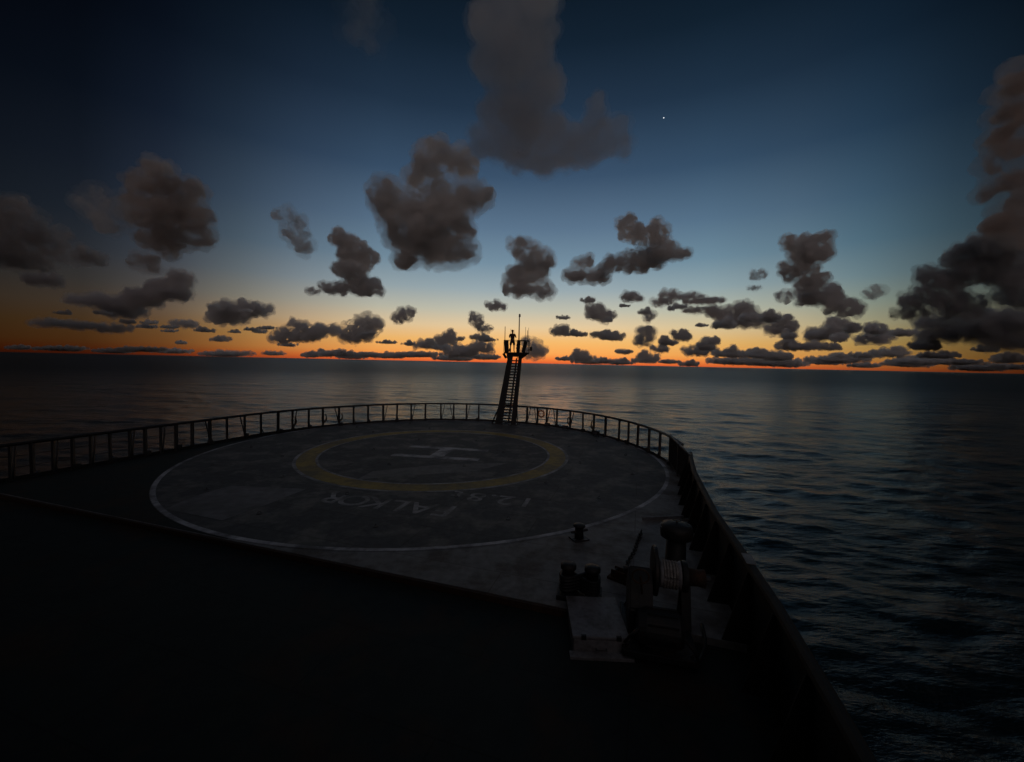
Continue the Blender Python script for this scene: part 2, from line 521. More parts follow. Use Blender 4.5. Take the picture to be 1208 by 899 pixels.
# hull below the deck
def build_hull():
    bm = NB()
    levels = [(-.141, .02), (-2.2, -.10), (-4.5, -.7), (-7.5, -1.5)]
    rings = []
    for z, off in levels:
        rings.append([bm.verts.new((p.x, p.y, z)) for p in outline(off)])
    n = len(rings[0])
    for A, B in zip(rings, rings[1:]):
        for k in range(n):
            bm.faces.new((A[k], A[(k + 1) % n], B[(k + 1) % n], B[k]))
    o = obj('hull', bm, MAT['hull'])
    tag(o, 'dark hull of the ship below the foredeck', kind='structure')
build_hull()

def build_unseen_superstructure():  # out of view, added to keep back light off the near deck
    bm = NB()
    def q(s, a, z): return bm.verts.new(S(s, a, z))
    box(bm, S(hs - .2, -6.6, 3.2), (2 * HALF - .6, 10.4, 7.4), -AXIS)
    box(bm, S(hs - .2, -6.9, 9.0), (2 * HALF - 5, 9.0, 4.4), -AXIS)
    o = obj('unseen_superstructure', bm, MAT['white'])
    tag(o, 'unseen pale wheelhouse block behind the viewpoint, added to shade the near deck', kind='structure')
build_unseen_superstructure()

# ------------------------------------------------------------------ guard rail round the bow
RAIL_H = 1.42
posts_px = [(-60, 622), (-34, 614), (-10, 607), (14, 600), (40, 592), (64, 585), (87, 578), (108, 572), (131, 566), (154, 562), (172, 555), (190, 549), (208, 543), (227, 537), (248, 532), (268, 527.5),
            (289, 523), (308, 519), (328, 516), (345, 514), (364, 511.5), (381, 509), (400, 506.5), (417, 504.5), (434, 502.5), (452, 501),
            (468, 500), (485, 499.3), (501.6, 498.7), (520, 498.2), (535, 497.9), (550, 497.8), (564.5, 497.8),
            (621.4, 500), (634, 501.5), (644.6, 503), (656.5, 504.7), (672.4, 507), (687.5, 509.5), (700, 512), (714, 515), (730, 519),
            (741, 522), (752, 525.5), (765.4, 530), (778, 536), (790, 543), (802, 552)]
bow = outline(-.18)
def rail_point(px, py):
    """where the pixel's column of view crosses the deck edge"""
    d = ray(px, py); d2 = Vector((d.x, d.y))
    best = None
    for A, B in zip(bow, bow[1:]):
        e = Vector((B.x - A.x, B.y - A.y))
        den = d2.x * e.y - d2.y * e.x
        if abs(den) < 1e-9: continue
        t = (A.x * e.y - A.y * e.x) / den
        u = (A.x * d2.y - A.y * d2.x) / den
        if 0 <= u <= 1 and t > 0:
            q = Vector((d2.x * t, d2.y * t, 0))
            if q.dot(AX) > 2 and (best is None or q.length > best.length): best = q
    return best
pp = [rail_point(x, y) for x, y in posts_px]
pp = [p for p in pp if p is not None]
rail = empty('guard_rail', pp[len(pp) // 2])
tag(rail, 'dark open steel guard rail curving round the bow', 'railing')
off = -Vector(rail.location)
def centre(p): return Vector((HC.x, HC.y, 0))
random.seed(3)
for k, p in enumerate(pp):
    bm = NB()
    inn_ = (HC - p); inn_.z = 0; inn_.normalize()
    tan = Vector((-inn_.y, inn_.x, 0))
    w = random.choice((.075, .085, .10))
    lean = random.uniform(-.03, .03)
    bar(bm, p, p + Vector((0, 0, RAIL_H)) + tan * lean, w * 1.5, w, inn_)
    box(bm, p + Vector((0, 0, .02)), (.24, .24, .05), math.atan2(inn_.y, inn_.x))
    if k % 2 == 0: box(bm, p + inn_ * .08 + tan * random.uniform(-.1, .1) + Vector((0, 0, random.uniform(.1, .2))), (.18, random.uniform(.14, .3), random.uniform(.14, .3)), math.atan2(inn_.y, inn_.x), .02)
    if k % 3 != 1:   # knee bracket at the foot
        bar(bm, p + tan * .02 + Vector((0, 0, .5)), p + inn_ * .1 + tan * random.choice((-.16, .16)) + Vector((0, 0, .02)), .05, .03, inn_)
    o = obj('post', bm, MAT['steel'], rail); o.location = off
    if k in (1, 3, 5, 7, 9, 11, 14, 16, 19, 22, 25, 27, 29, 30, 31, 33, 34, 35, 36, 37):
        bm = NB()
        sgn = 1 if k % 2 else -1
        bar(bm, p + Vector((0, 0, RAIL_H - .05)) + tan * .32 * sgn, p + Vector((0, 0, .06)) + tan * .05 * sgn + inn_ * .06, .05, .04, inn_)
        o = obj('brace', bm, MAT['steel'], rail); o.location = off
top_line = []
i0 = min(range(len(bow)), key=lambda i: (bow[i] - pp[-1]).length)
i1 = min(range(len(bow)), key=lambda i: (bow[i] - pp[0]).length) + 1
seg_pts = [p for p in bow[i0:i1]]
bm = NB(); tube(bm, [p + Vector((0, 0, RAIL_H)) for p in seg_pts], .07, 8)
o = obj('top_rail', bm, MAT['steel'], rail); o.location = off
for z in (.5, .95):
    bm = NB(); tube(bm, [p + Vector((0, 0, z)) for p in seg_pts], .011, 6)
    o = obj('wire', bm, MAT['steel'], rail); o.location = off
bm = NB()
for A, B in zip(seg_pts, seg_pts[1:]):
    bar(bm, A + Vector((0, 0, .075)), B + Vector((0, 0, .075)), .03, .15, (0, 0, 1))
o = obj('toe_board', bm, MAT['steel'], rail); o.location = off

# mesh gate panel at the starboard end of the rail
def gate_panel():
    A = rail_point(790, 546); B = rail_point(813.5, 560)
    if A is None or B is None: A, B = pp[-2], pp[-1]
    g = empty('rail_gate', A)
    tag(g, 'dark mesh screen closing the starboard end of the guard rail', 'screen')
    rel = B - A; u = rel.normalized()
    bm = NB()
    for q in (Vector((0, 0, 0)), rel * .5, rel):
        bar(bm, q, q + Vector((0, 0, 1.5)), .13, .13, u)
    for z in (.1, 1.45):
        bar(bm, Vector((0, 0, z)), rel + Vector((0, 0, z)), .07, .07)
    obj('frame', bm, MAT['steel'], g)
    bm = NB()
    L = rel.length; n = int(L / .075)
    for k in range(1, n): rod(bm, u * (k * L / n) + Vector((0, 0, .1)), u * (k * L / n) + Vector((0, 0, 1.45)), .017, seg=5)
    for z in np.arange(.2, 1.45, .12): rod(bm, Vector((0, 0, z)), rel + Vector((0, 0, z)), .013, seg=5)
    obj('mesh_panel', bm, MAT['black'], g)
gate_panel()

# ------------------------------------------------------------------ solid bulwark along the starboard side and the port quarter
def inset(sign, a):
    if sign < 0: return 0.0
    return float(np.interp(a, [5, 7, 9, 11, 15, 17, 18.5], [0, .02, .12, .24, .24, .12, 0]))
def bulwark(sign, a0, a1, label):
    s0 = hs + sign * (HALF - .02)
    n = 24
    root = empty('bulwark', S(s0, a0))
    tag(root, label, 'bulwark')
    b0 = S(s0, a0)
    def rel(s, a, z): return S(s, a, z) - Vector((b0.x, b0.y, 0))
    st = sorted({a0, a1, *[x for x in (5, 7, 8, 9, 10, 11, 13, 15, 16, 17) if a0 < x < a1]})
    bm = NB()
    for x0, x1 in zip(st, st[1:]):
        bar(bm, rel(s0 - sign * (.05 + inset(sign, x0)), x0 - .002, .61), rel(s0 - sign * (.05 + inset(sign, x1)), x1, .61), .09, 1.5)
    obj('plate', bm, MAT['bulwark'], root)
    bm = NB()
    tube(bm, [rel(s0 - sign * (.07 + inset(sign, x)), x, 1.395) for x in st], .085, 10)
    c = obj('cap', bm, MAT['bulwark'], root)
    k = 0; a = a0 + .6
    while a < a1:
        bm = NB()
        # stay: triangular bracket inside the plate
        th = .012
        tri = [(0, -.0, .02), (-.42, 0, .02), (-.06, 0, 1.33), (0, 0, 1.33)]
        vs = []
        for da in (-th, th):
            vs.append([bm.verts.new(rel(s0 - sign * (.10 + inset(sign, a)) + sign * x, a + da, z)) for x, _, z in tri])
        bm.faces.new(vs[0][::-1]); bm.faces.new(vs[1])
        for q in range(4): bm.faces.new((vs[0][q], vs[0][(q + 1) % 4], vs[1][(q + 1) % 4], vs[1][q]))
        obj('stay', bm, MAT['bulwark'], root)
        a += 1.25
    return root, rel
bw, relb = bulwark(1, -10, ha - 1.9, 'solid dark bulwark along the starboard side beside the winch')
# worn chafing strip on the outer edge, pale patch where the paint has gone
bm = NB()
s0 = hs + HALF - .02
box(bm, (0, 0, 0), (.16, .42, .012), 0)
o = obj('chafe_plate', bm, MAT['lightsteel'], bw)
o.location = relb(s0 - .16, 8.35, 1.482); o.rotation_euler = (0, 0, -AXIS)

# ------------------------------------------------------------------ foremast, raked forward
def build_mast():
    base = Vector((-.5, 32.85, 0))
    root = empty('foremast', base, -AXIS)
    tag(root, 'dark raked foremast with a ladder up its face and aerials at the top', 'mast')
    Hh, rake = 5.55, 1.75           # local: x starboard, y forward
    def P(x, y, t): return Vector((x + .16 * t, y + rake * t, Hh * t))
    wb, wt = .86, .60               # half widths foot / top
    # side plates (box section legs)
    for sgn, pw in ((-1, .56), (1, .36)):
        bm = NB()
        vs = []
        for t in (0, 1):
            w = wb + (wt - wb) * t; q = pw * (1 - .3 * t)
            xo, xi = sgn * w, sgn * (w - q)
            vs.append([bm.verts.new(P(xo, 0, t)), bm.verts.new(P(xi, 0, t)), bm.verts.new(P(xi, .22, t)), bm.verts.new(P(xo, .22, t))])
        for k in range(4): bm.faces.new((vs[0][k], vs[0][(k + 1) % 4], vs[1][(k + 1) % 4], vs[1][k]))
        bm.faces.new(vs[0][::-1]); bm.faces.new(vs[1])
        obj('leg', bm, MAT['black'], root)
    # ladder
    bm = NB()
    for x in (-.26, .36): bar(bm, P(x, -.06, .02), P(x * .72 - .0, -.06, 1.0), .04, .05)
    obj('ladder_rail', bm, MAT['steel'], root)
    for k in range(22):
        t = .04 + k * .0425
        w = .62 - .1 * t
        bm = NB()
        bar(bm, P(-w * .62, -.06, t), P(w * .78, -.06, t), .10, .11)
        obj('rung', bm, MAT['steel'], root)
    # cable duct on the face beside the ladder
    bm = NB(); bar(bm, P(.22, .1, .02), P(.16, .1, .97), .07, .1); obj('cable_duct', bm, MAT['black'], root)
    # back struts spreading at the foot
    for sgn in (-1, 1):
        bm = NB(); bar(bm, P(sgn * (wb + .22), -.1, 0), P(sgn * (wb - .12), .2, .26), .08, .08)
        obj('strut', bm, MAT['black'], root)
    bm = NB()
    box(bm, P(-.62, .25, 0) + Vector((0, 0, .03)), (.95, .9, .06)); box(bm, P(.72, .25, 0) + Vector((0, 0, .03)), (.7, .9, .06))
    obj('foot_plate', bm, MAT['steel'], root)
    # platform and brackets
    top = P(0, .2, 1.0)
    bm = NB()
    pts = [(-.86, -.55), (.95, -.55), (1.12, .1), (.95, .95), (-.75, .95), (-.92, .2)]
    prism(bm, [(top.x + x, top.y + y) for x, y in pts], Hh + .22, Hh + .34)
    plat_ = obj('platform', bm, MAT['black'], root)
    bm = NB()
    for x0, x1 in ((-.6, -.78), (.55, .95)):
        for y in (-.4, .7):
            bar(bm, Vector((x0, top.y + y * .5, Hh - .15)), Vector((x1, top.y + y, Hh + .22)), .16, .16)
    box(bm, (top.x, top.y + .1, Hh + .1), (1.3, .8, .26))
    obj('bracket', bm, MAT['black'], root)
    zt = Hh + .34
    # platform rails with weather cloths on three corners
    bm = NB()
    loop = [Vector((top.x + x, top.y + y, zt + 1.0)) for x, y in pts]
    tube(bm, loop[:], .02, 6, closed=True)
    for q in loop: rod(bm, Vector((q.x, q.y, zt)), q, .02, seg=6)
    obj('platform_rail', bm, MAT['steel'], plat_)
    def pod(x0, w, y, lean, h=.98):
        bm = NB()
        bar(bm, Vector((top.x + x0, top.y + y, zt)), Vector((top.x + x0 + lean, top.y + y, zt + h)), w, .25, (0, 1, 0))
        bmesh.ops.bevel(bm, geom=list(bm.edges), offset=.03, segments=1, affect='EDGES')
        for q in range(4):
            box(bm, (top.x + x0 + lean * (q / 4) + random.uniform(-.06, .06), top.y + y - .16, zt + .12 + q * .22), (w * .7, .12, .14), 0, .01)
        obj('equipment_box', bm, MAT['black'], plat_)
    pod(-.63, .34, -.45, -.06, 1.0); pod(.36, .26, -.45, .06, 1.0); pod(.80, .26, -.4, .22, .95)
    # navigation lamp on an arm
    bm = NB()
    rod(bm, Vector((top.x + 1.05, top.y, zt + .18)), Vector((top.x + 1.33, top.y, zt + .24)), .02, seg=6)
    lathe(bm, [(.05, -.16), (.1, -.14), (.1, .1), (.12, .12), (.04, .2)], 12, (top.x + 1.36, top.y, zt + .30))
    obj('lamp', bm, MAT['black'], root)
    bm = NB()
    lathe(bm, [(.09, -.12), (.09, .1), (.11, .12), (.03, .18)], 12, (top.x - .3, top.y - .58, zt + .15))
    obj('lamp', bm, MAT['black'], root)
    # aerials
    for x, y, h0, h1, r in ((-.80, -.5, .2, 2.15, .035), (-.64, .6, .9, 2.05, .016), (-.36, .8, .9, 1.98, .012),
                            (.42, -.45, .3, 3.12, .055), (.68, .6, .9, 2.2, .018), (.95, .6, .9, 2.15, .016), (1.05, -.1, .8, 1.85, .028)):
        bm = NB()
        rod(bm, (top.x + x, top.y + y, zt + h0), (top.x + x, top.y + y, zt + h1), r, r * .75, 8)
        if r > .05: rod(bm, (top.x + x + .02, top.y + y, zt + h1 - .18), (top.x + x + .02, top.y + y, zt + h1 + .06), .09, .07, 8)
        obj('aerial', bm, MAT['orange'] if r == .035 else MAT['lightsteel'] if r > .05 else MAT['steel'], root)
    bm = NB(); rod(bm, (top.x + .42, top.y - .45, zt + .95), (top.x + 1.05, top.y - .1, zt + 1.02), .022, seg=6); obj('cross_bar', bm, MAT['steel'], root); bm = NB(); rod(bm, (top.x - .85, top.y - .5, zt + .93), (top.x - .4, top.y - .5, zt + 1.02), .02, seg=6)
    obj('cross_bar', bm, MAT['steel'], root)
    mw = Matrix.Translation(base) @ Matrix.Rotation(-AXIS, 4, 'Z')
    return root, mw @ Vector((top.x - .26, top.y - .1, zt))
mast, stand = build_mast()

# ------------------------------------------------------------------ the person on the mast
def skinned(name, verts, edges, rad, mat, parent=None, sub=1, root_i=0):
    me = bpy.data.meshes.new(name)
    me.from_pydata([Vector(v) for v in verts], edges, [])
    o = bpy.data.objects.new(name, me); COL.objects.link(o)
    sk = o.modifiers.new('skin', 'SKIN')
    if not me.skin_vertices:
        pass
    lay = me.skin_vertices[0].data
    for i, r in enumerate(rad):
        lay[i].radius = (r, r) if not isinstance(r, tuple) else r
        lay[i].use_root = (i == root_i)
    ss = o.modifiers.new('sub', 'SUBSURF'); ss.levels = sub; ss.render_levels = sub
    dg = bpy.context.evaluated_depsgraph_get()
    m2 = bpy.data.meshes.new_from_object(o.evaluated_get(dg))
    bpy.data.objects.remove(o)
    return obj(name, m2, mat, parent, smooth=True)
def build_person(at):
    # facing forward over the bow, elbows bent, hands raised to the chest
    V = [(0, 0, .93), (0, 0, 1.08), (0, .01, 1.25), (0, 0, 1.42), (0, 0, 1.50), (0, .02, 1.58), (0, .02, 1.66), (0, .01, 1.735),
         (.19, -.0, 1.42), (.29, .05, 1.17), (.13, .27, 1.30),
         (-.19, 0, 1.42), (-.30, .05, 1.19), (-.12, .27, 1.27),
         (.11, 0, .86), (.14, .02, .48), (.15, -.01, .09), (.16, .14, .04),
         (-.11, 0, .86), (-.15, .02, .48), (-.18, -.01, .09), (-.19, .14, .04), (0, 0, 1.42)]
    E_ = [(0, 1), (1, 2), (2, 3), (3, 4), (4, 5), (5, 6), (6, 7), (3, 8), (8, 9), (9, 10), (3, 11), (11, 12), (12, 13),
          (0, 14), (14, 15), (15, 16), (16, 17), (0, 18), (18, 19), (19, 20), (20, 21)]
    V = V[:22]
    rad = [(.15, .11), (.13, .10), (.15, .115), (.13, .10), (.055, .055), (.075, .085), (.085, .1), (.05, .06),
           .055, .042, .03, .055, .042, .03, .085, .055, .038, .035, .085, .055, .038, .035]
    body = skinned('person', V, E_, rad, MAT['skin'], sub=2)
    body.location = at; body.rotation_euler = (0, 0, -AXIS); body.scale = (1.06, 1.06, 1.06)
    tag(body, 'person in shorts standing on the mast platform with elbows bent', 'person')
    # shirt and shorts follow the body
    s = skinned('shirt', [(0, 0, .95), (0, 0, 1.08), (0, .01, 1.25), (0, 0, 1.41), (0, 0, 1.475), (.19, 0, 1.42), (.262, .032, 1.24), (-.19, 0, 1.42), (-.27, .032, 1.25)],
                [(0, 1), (1, 2), (2, 3), (3, 4), (3, 5), (5, 6), (3, 7), (7, 8)], [(.165, .125), (.15, .12), (.17, .135), (.15, .12), .075, .072, .066, .072, .066], MAT['shirt'], body, 2)
    s = skinned('shorts', [(0, 0, 1.0), (0, 0, .90), (.12, .0, .84), (.145, .02, .54), (-.12, 0, .84), (-.155, .02, .54)],
                [(0, 1), (1, 2), (2, 3), (1, 4), (4, 5)], [(.16, .125), (.16, .125), .11, .095, .11, .095], MAT['shorts'], body, 2)
    bm = NB(); bmesh.ops.create_icosphere(bm, subdivisions=3, radius=.105)
    for v in bm.verts:
        v.co = Vector((v.co.x * .93, v.co.y * 1.08 - .012, v.co.z * .85 + 1.715)); 
    bmesh.ops.delete(bm, geom=[v for v in bm.verts if v.co.z < 1.665 or (v.co.y > .06 and v.co.z < 1.73)], context='VERTS')
    obj('hair', bm, MAT['hair'], body, smooth=True)
    # hands: palm and five fingers each, curled round binocular barrels
    for sgn, (hx, hy, hz) in ((1, (.13, .27, 1.30)), (-1, (-.12, .27, 1.27))):
        HV = [(hx, hy, hz), (hx * .8, hy + .05, hz + .03), (hx * .62, hy + .075, hz + .05)]
        HE = [(0, 1), (1, 2)]; HR = [.027, (.035, .022), (.034, .02)]
        for q in range(4):
            zz = hz + .085 - q * .021
            i = len(HV)
            HV += [(hx * .52, hy + .085, zz), (hx * .3, hy + .10, zz - .004), (hx * .12, hy + .085, zz - .006)]
            HE += [(2, i), (i, i + 1), (i + 1, i + 2)]; HR += [.010, .009, .008]
        i = len(HV)
        HV += [(hx * .75, hy + .03, hz + .07), (hx * .55, hy + .02, hz + .10)]
        HE += [(1, i), (i, i + 1)]; HR += [.012, .009]
        skinned('hand', HV, HE, HR, MAT['skin'], body, 1)
build_person(stand)

# ------------------------------------------------------------------ things along the rail
def coil(px, py, label, mat='rope'):
    p = rail_point(px, py)
    inn_ = (HC - p).normalized(); tan = Vector((-inn_.y, inn_.x, 0))
    q = p + inn_ * .12 + Vector((0, 0, .72))
    bm = NB()
    for k in range(4):
        pts = []
        for i in range(20):
            a = i / 20 * 2 * math.pi
            pts.append(tan * math.cos(a) * (.16 + .012 * k) + Vector((0, 0, 1)) * (math.sin(a) * (.27 + .015 * k) - .015 * k) + inn_ * (.018 * k + .01 * math.sin(3 * a + k)))
        tube(bm, pts, .018, 6, closed=True)
    rod(bm, Vector((0, 0, .26)), Vector((0, 0, RAIL_H - .72)), .014, seg=6)
    o = obj('rope_coil', bm, MAT[mat], None, loc=q)
    tag(o, label, 'rope', 'rope coils hung on the guard rail')
coil(381, 511, 'coil of rope on the rail, third hanging bundle left of the mast')
coil(400, 508, 'coil of rope on the rail over the left side of the yellow circle')
coil(345, 514, 'coil of rope on the rail left of the other coils')
coil(673, 507, 'coil of rope on the rail nearest the mast on its right')
coil(701, 512, 'coil of rope on the rail to the right of the mast, farther from it')

def flood(px, py, label, rot=0.0, s=1.0):
    p = rail_point(px, py); inn_ = (HC - p).normalized()
    at_ = p + inn_ * .45
    r = empty('deck_floodlight', at_, math.atan2(inn_.y, inn_.x) - math.pi / 2 + rot)
    tag(r, label, 'floodlight', 'small floodlights standing by the guard rail')
    bm = NB(); box(bm, (0, 0, .21 * s), (.42 * s, .2 * s, .24 * s), 0, .02); obj('housing', bm, MAT['black'], r)
    bm = NB(); box(bm, (0, .104 * s, .21 * s), (.34 * s, .012, .17 * s)); obj('lens', bm, MAT['glass'], r)
    bm = NB()
    for x in (-.23, .23): box(bm, (x * s, 0, .12 * s), (.025, .06, .24 * s))
    box(bm, (0, 0, .012), (.5 * s, .16, .024)); obj('stand', bm, MAT['steel'], r)
flood(649, 503, 'small black floodlight at the rail foot, nearest the mast')
flood(671, 507, 'small black floodlight at the rail foot, middle of the three right of the mast')
flood(709, 514, 'small black floodlight at the rail foot, farthest from the mast', 0, 1.15)

def lifebuoy(px, py, z, label):
    p = rail_point(px, py); inn_ = (HC - p).normalized()
    bm = NB()
    tan = Vector((-inn_.y, inn_.x, 0))
    tube(bm, [tan * math.cos(a) * .25 + Vector((0, 0, 1)) * math.sin(a) * .25 for a in np.linspace(0, 2 * math.pi, 28)[:-1]], .055, 10, closed=True)
    r = empty('lifebuoy', p + inn_ * .13 + Vector((0, 0, z)))
    tag(r, label, 'lifebuoy')
    obj('float_ring', bm, MAT['orange'], r, smooth=True)
    bm = NB()
    pts = []
    for a in np.linspace(0, 2 * math.pi, 33)[:-1]:
        rr = .315 + .02 * abs(math.sin(2 * a)); pts.append(tan * math.cos(a) * rr + Vector((0, 0, 1)) * math.sin(a) * rr)
    tube(bm, pts, .01, 5, closed=True); obj('grab_line', bm, MAT['rope'], r)
    return r
lifebuoy(639, 502, .95, 'worn lifebuoy hung on the rail just right of the mast')

# ------------------------------------------------------------------ deck gear on the starboard side
def small_bollard(px, py, h, r, label):
    p = on_z(px, py)
    root = empty('deck_bollard', p, 0.4)
    tag(root, label, 'bollard')
    bm = NB(); box(bm, (0, 0, .02), (r * 3.6, r * 3.0, .04), 0, .008); obj('base_plate', bm, MAT['steel'], root)
    bm = NB(); lathe(bm, [(r, .04), (r * .93, h * .6), (r * .95, h * .85), (r * 1.35, h * .9), (r * 1.3, h), (r * .6, h * 1.05)], 18); obj('post', bm, MAT['black'], root, smooth=True)
    bm = NB(); rod(bm, (-r * 2, 0, h * .55), (r * 2.1, 0, h * .55), r * .28); obj('cross_bar', bm, MAT['steel'], root)
small_bollard(683, 636, .42, .13, 'short dark bollard standing on the white boundary line')

def twin_bollard():
    c = (on_z(668, 706) + on_z(703, 712)) / 2 + Vector((0, .2, 0))
    root = empty('mooring_bitts', c, R(-13))
    tag(root, 'black twin mooring bitts with rope round them behind the pale locker', 'bollard')
    bm = NB(); box(bm, (0, 0, .05), (.95, .6, .1), 0, .02); obj('base_plate', bm, MAT['black'], root)
    for x in (-.25, .26):
        bm = NB(); lathe(bm, [(.13, .1), (.125, .56), (.17, .58), (.17, .66), (.09, .69)], 20, (x, 0, 0)); obj('post', bm, MAT['black'], root, smooth=True)
    bm = NB()
    for k in range(5):
        pts = []
        for i in range(40):
            t = i / 40 * 2 * math.pi
            pts.append(Vector((.41 * math.sin(t), .19 * math.sin(2 * t) , .16 + .068 * k + .02 * math.cos(t))))
        tube(bm, pts, .034, 7, closed=True)
    o = obj('mooring_rope', bm, MAT['black'], root)
twin_bollard()

def locker():
    a = on_z(675, 765); b = on_z(744, 766)
    c = (a + b) / 2; ang = math.atan2(b.y - a.y, b.x - a.x)
    w = (b - a).length
    root = empty('deck_locker', c, R(-2))
    tag(root, 'pale grey low deck locker beside the black winch', 'locker')
    bm = NB(); box(bm, (0, .66, .06 - .14), (w * .94, 1.22, .4), 0, .02); obj('body', bm, MAT['lightsteel'], root)
    bm = NB(); box(bm, (0, .66, .165), (w * .98, 1.26, .05), 0, .015); lid_ = obj('lid', bm, MAT['lightsteel'], root)
    bm = NB(); box(bm, (0, -.03, -.115), (w * 1.08, .16, .06), 0, .01); obj('plinth', bm, MAT['lightsteel'], root)
    for x in (-.3, .3):
        bm = NB(); box(bm, (x * w, .04, .17), (.09, .05, .08), 0, .008)
        obj('latch', bm, MAT['black'], lid_)
    bm = NB(); tube(bm, [(-.09, .03, -.02), (-.09, -.02, -.02), (.09, -.02, -.02), (.09, .03, -.02)], .01, 6); obj('handle', bm, MAT['steel'], root)
locker()

def winch():
    c = on_z(783, 762)
    root = empty('mooring_winch', (c.x, c.y, 0), R(-13))
    tag(root, 'black mooring winch with a pale drum beside the starboard bulwark', 'winch')
    # bed and gear housing
    bm = NB(); box(bm, (-.1, .35, .02), (1.25, 1.5, .12), 0, .02); obj('bed', bm, MAT['black'], root)
    bm = NB()
    prof = [(-.35, .08), (.55, .08), (.62, .5), (.45, .95), (.15, 1.15), (-.15, 1.02), (-.38, .6)]
    vs = [[bm.verts.new((x, y + .35, z)) for y, z in prof] for x in (-.62, -.2)]
    n = len(prof)
    for k in range(n): bm.faces.new((vs[0][k], vs[0][(k + 1) % n], vs[1][(k + 1) % n], vs[1][k]))
    bm.faces.new(vs[0][::-1]); bm.faces.new(vs[1])
    bmesh.ops.bevel(bm, geom=list(bm.edges), offset=.03, segments=2, affect='EDGES')
    obj('gear_case', bm, MAT['black'], root)
    # flanges, drum, brake wheel, shaft along local x
    z0, y0 = 1.0, .75
    bm = NB(); lathe(bm, [(.12, -.06), (.44, -.05), (.46, -.03), (.46, .02), (.44, .03), (.12, .04)], 36, (-.10, y0, z0), 'X'); obj('flange', bm, MAT['black'], root, smooth=False)
    bm = NB(); lathe(bm, [(.25, -.04), (.24, .02), (.22, .12), (.21, .2), (.24, .3), (.27, .34)], 32, (.02, y0, z0 - .05), 'X'); drum_ = obj('drum', bm, MAT['lightsteel'], root, smooth=True)
    bm = NB()
    for k in range(5):
        tube(bm, [(.06 + .055 * k, y0 + .235 * math.cos(a), z0 - .05 + .235 * math.sin(a)) for a in np.linspace(0, 2 * math.pi, 25)[:-1]], .028, 6, closed=True)
    obj('wound_rope', bm, paint('pale_rope', (.26, .25, .24), (.13, .12, .11), 16, .5, .9, .8), drum_)
    bm = NB(); lathe(bm, [(.10, 0), (.28, .01), (.29, .05), (.28, .10), (.10, .12)], 32, (.38, y0, z0 - .05), 'X'); obj('flange', bm, MAT['black'], root)
    bm = NB(); lathe(bm, [(.10, 0), (.16, .01), (.15, .18), (.17, .3), (.06, .31)], 24, (.50, y0, z0 - .05), 'X'); obj('warping_head', bm, MAT['rust'], root, smooth=True)
    bm = NB(); rod(bm, (-.7, y0, z0 - .05), (.9, y0, z0 - .05), .055, seg=16); obj('shaft', bm, MAT['steel'], root)
    bm = NB()
    for x in (-.28, .46):
        bar(bm, (x, y0 - .3, .06), (x, y0, z0), .07, .16, (1, 0, 0)); bar(bm, (x, y0 + .3, .06), (x, y0, z0), .07, .16, (1, 0, 0))
    obj('bearing_stand', bm, MAT['black'], root)
    # motor in front
    bm = NB(); lathe(bm, [(.12, -.45), (.26, -.42), (.29, -.3), (.29, .25), (.24, .32), (.1, .34)], 24, (-.05, -.18, .42), 'X')
    for k in range(10):
        a = k / 10 * 2 * math.pi
        box(bm, (-.08, -.18 + .3 * math.cos(a), .42 + .3 * math.sin(a)), (.5, .03, .03))
    motor_ = obj('motor', bm, MAT['black'], root)
    for k_, pts in enumerate(([(-.35, -.3, .55), (-.6, -.45, .4), (-.7, -.2, .06), (-.95, .3, .05), (-1.0, 1.0, .05)], [(.2, -.35, .5), (.42, -.5, .3), (.5, -.4, .07), (.75, .2, .05), (.8, .9, .05)])):
        P_ = [Vector(p) for p in pts]; sm = []
        for A, B in zip(P_, P_[1:]):
            for u in range(5): sm.append(A.lerp(B, u / 5))
        sm = [sm[0]] + [(sm[i - 1] + sm[i] + sm[i + 1]) / 3 for i in range(1, len(sm) - 1)] + [sm[-1]]
        bm = NB(); tube(bm, sm, .028, 8); obj('hose', bm, MAT['black'], motor_, smooth=True)
    for x_, y_ in ((-.62, -.3), (.42, -.3), (-.62, 1.0), (.42, 1.0)):
        bm = NB(); lathe(bm, [(.035, .08), (.035, .11), (.018, .112), (.018, .14)], 6, (x_, y_, 0)); obj('bolt', bm, MAT['steel'], root)
    # brake lever and wheel
    bm = NB(); rod(bm, (-.4, .0, .9), (-.46, -.22, 1.32), .02); tube(bm, [(-.46 + .14 * math.cos(a), -.22 - .03 * math.sin(a), 1.32 + .14 * math.sin(a)) for a in np.linspace(0, 2 * math.pi, 21)[:-1]], .016, 6, closed=True)
    obj('brake_wheel', bm, MAT['rust'], root)
    return root
winch()

def ventilator():
    c = on_z(796, 678)
    root = empty('deck_ventilator', (c.x, c.y, 0), R(-15))
    tag(root, 'dark mushroom ventilator with a pale rim behind the winch drum', 'ventilator')
    bm = NB(); lathe(bm, [(.26, 0), (.24, .04), (.22, 1.15)], 26); obj('trunk', bm, MAT['black'], root, smooth=True)
    bm = NB(); lathe(bm, [(.27, .90), (.36, .94), (.37, 1.16), (.34, 1.22), (.2, 1.26), (.04, 1.28)], 30); obj('cowl', bm, MAT['black'], root, smooth=True)
    bm = NB(); ring_ = [(.372 * math.cos(a), .372 * math.sin(a), 1.17) for a in np.linspace(R(20), R(200), 20)]
    tube(bm, ring_, .014, 6); obj('rim', bm, MAT['lightsteel'], root)
    bm = NB(); rod(bm, (0, 0, 1.27), (0, 0, 1.34), .02); tube(bm, [(.09 * math.cos(a), .09 * math.sin(a), 1.34) for a in np.linspace(0, 2 * math.pi, 17)[:-1]], .012, 6, closed=True)
    obj('hand_wheel', bm, MAT['steel'], root)
ventilator()

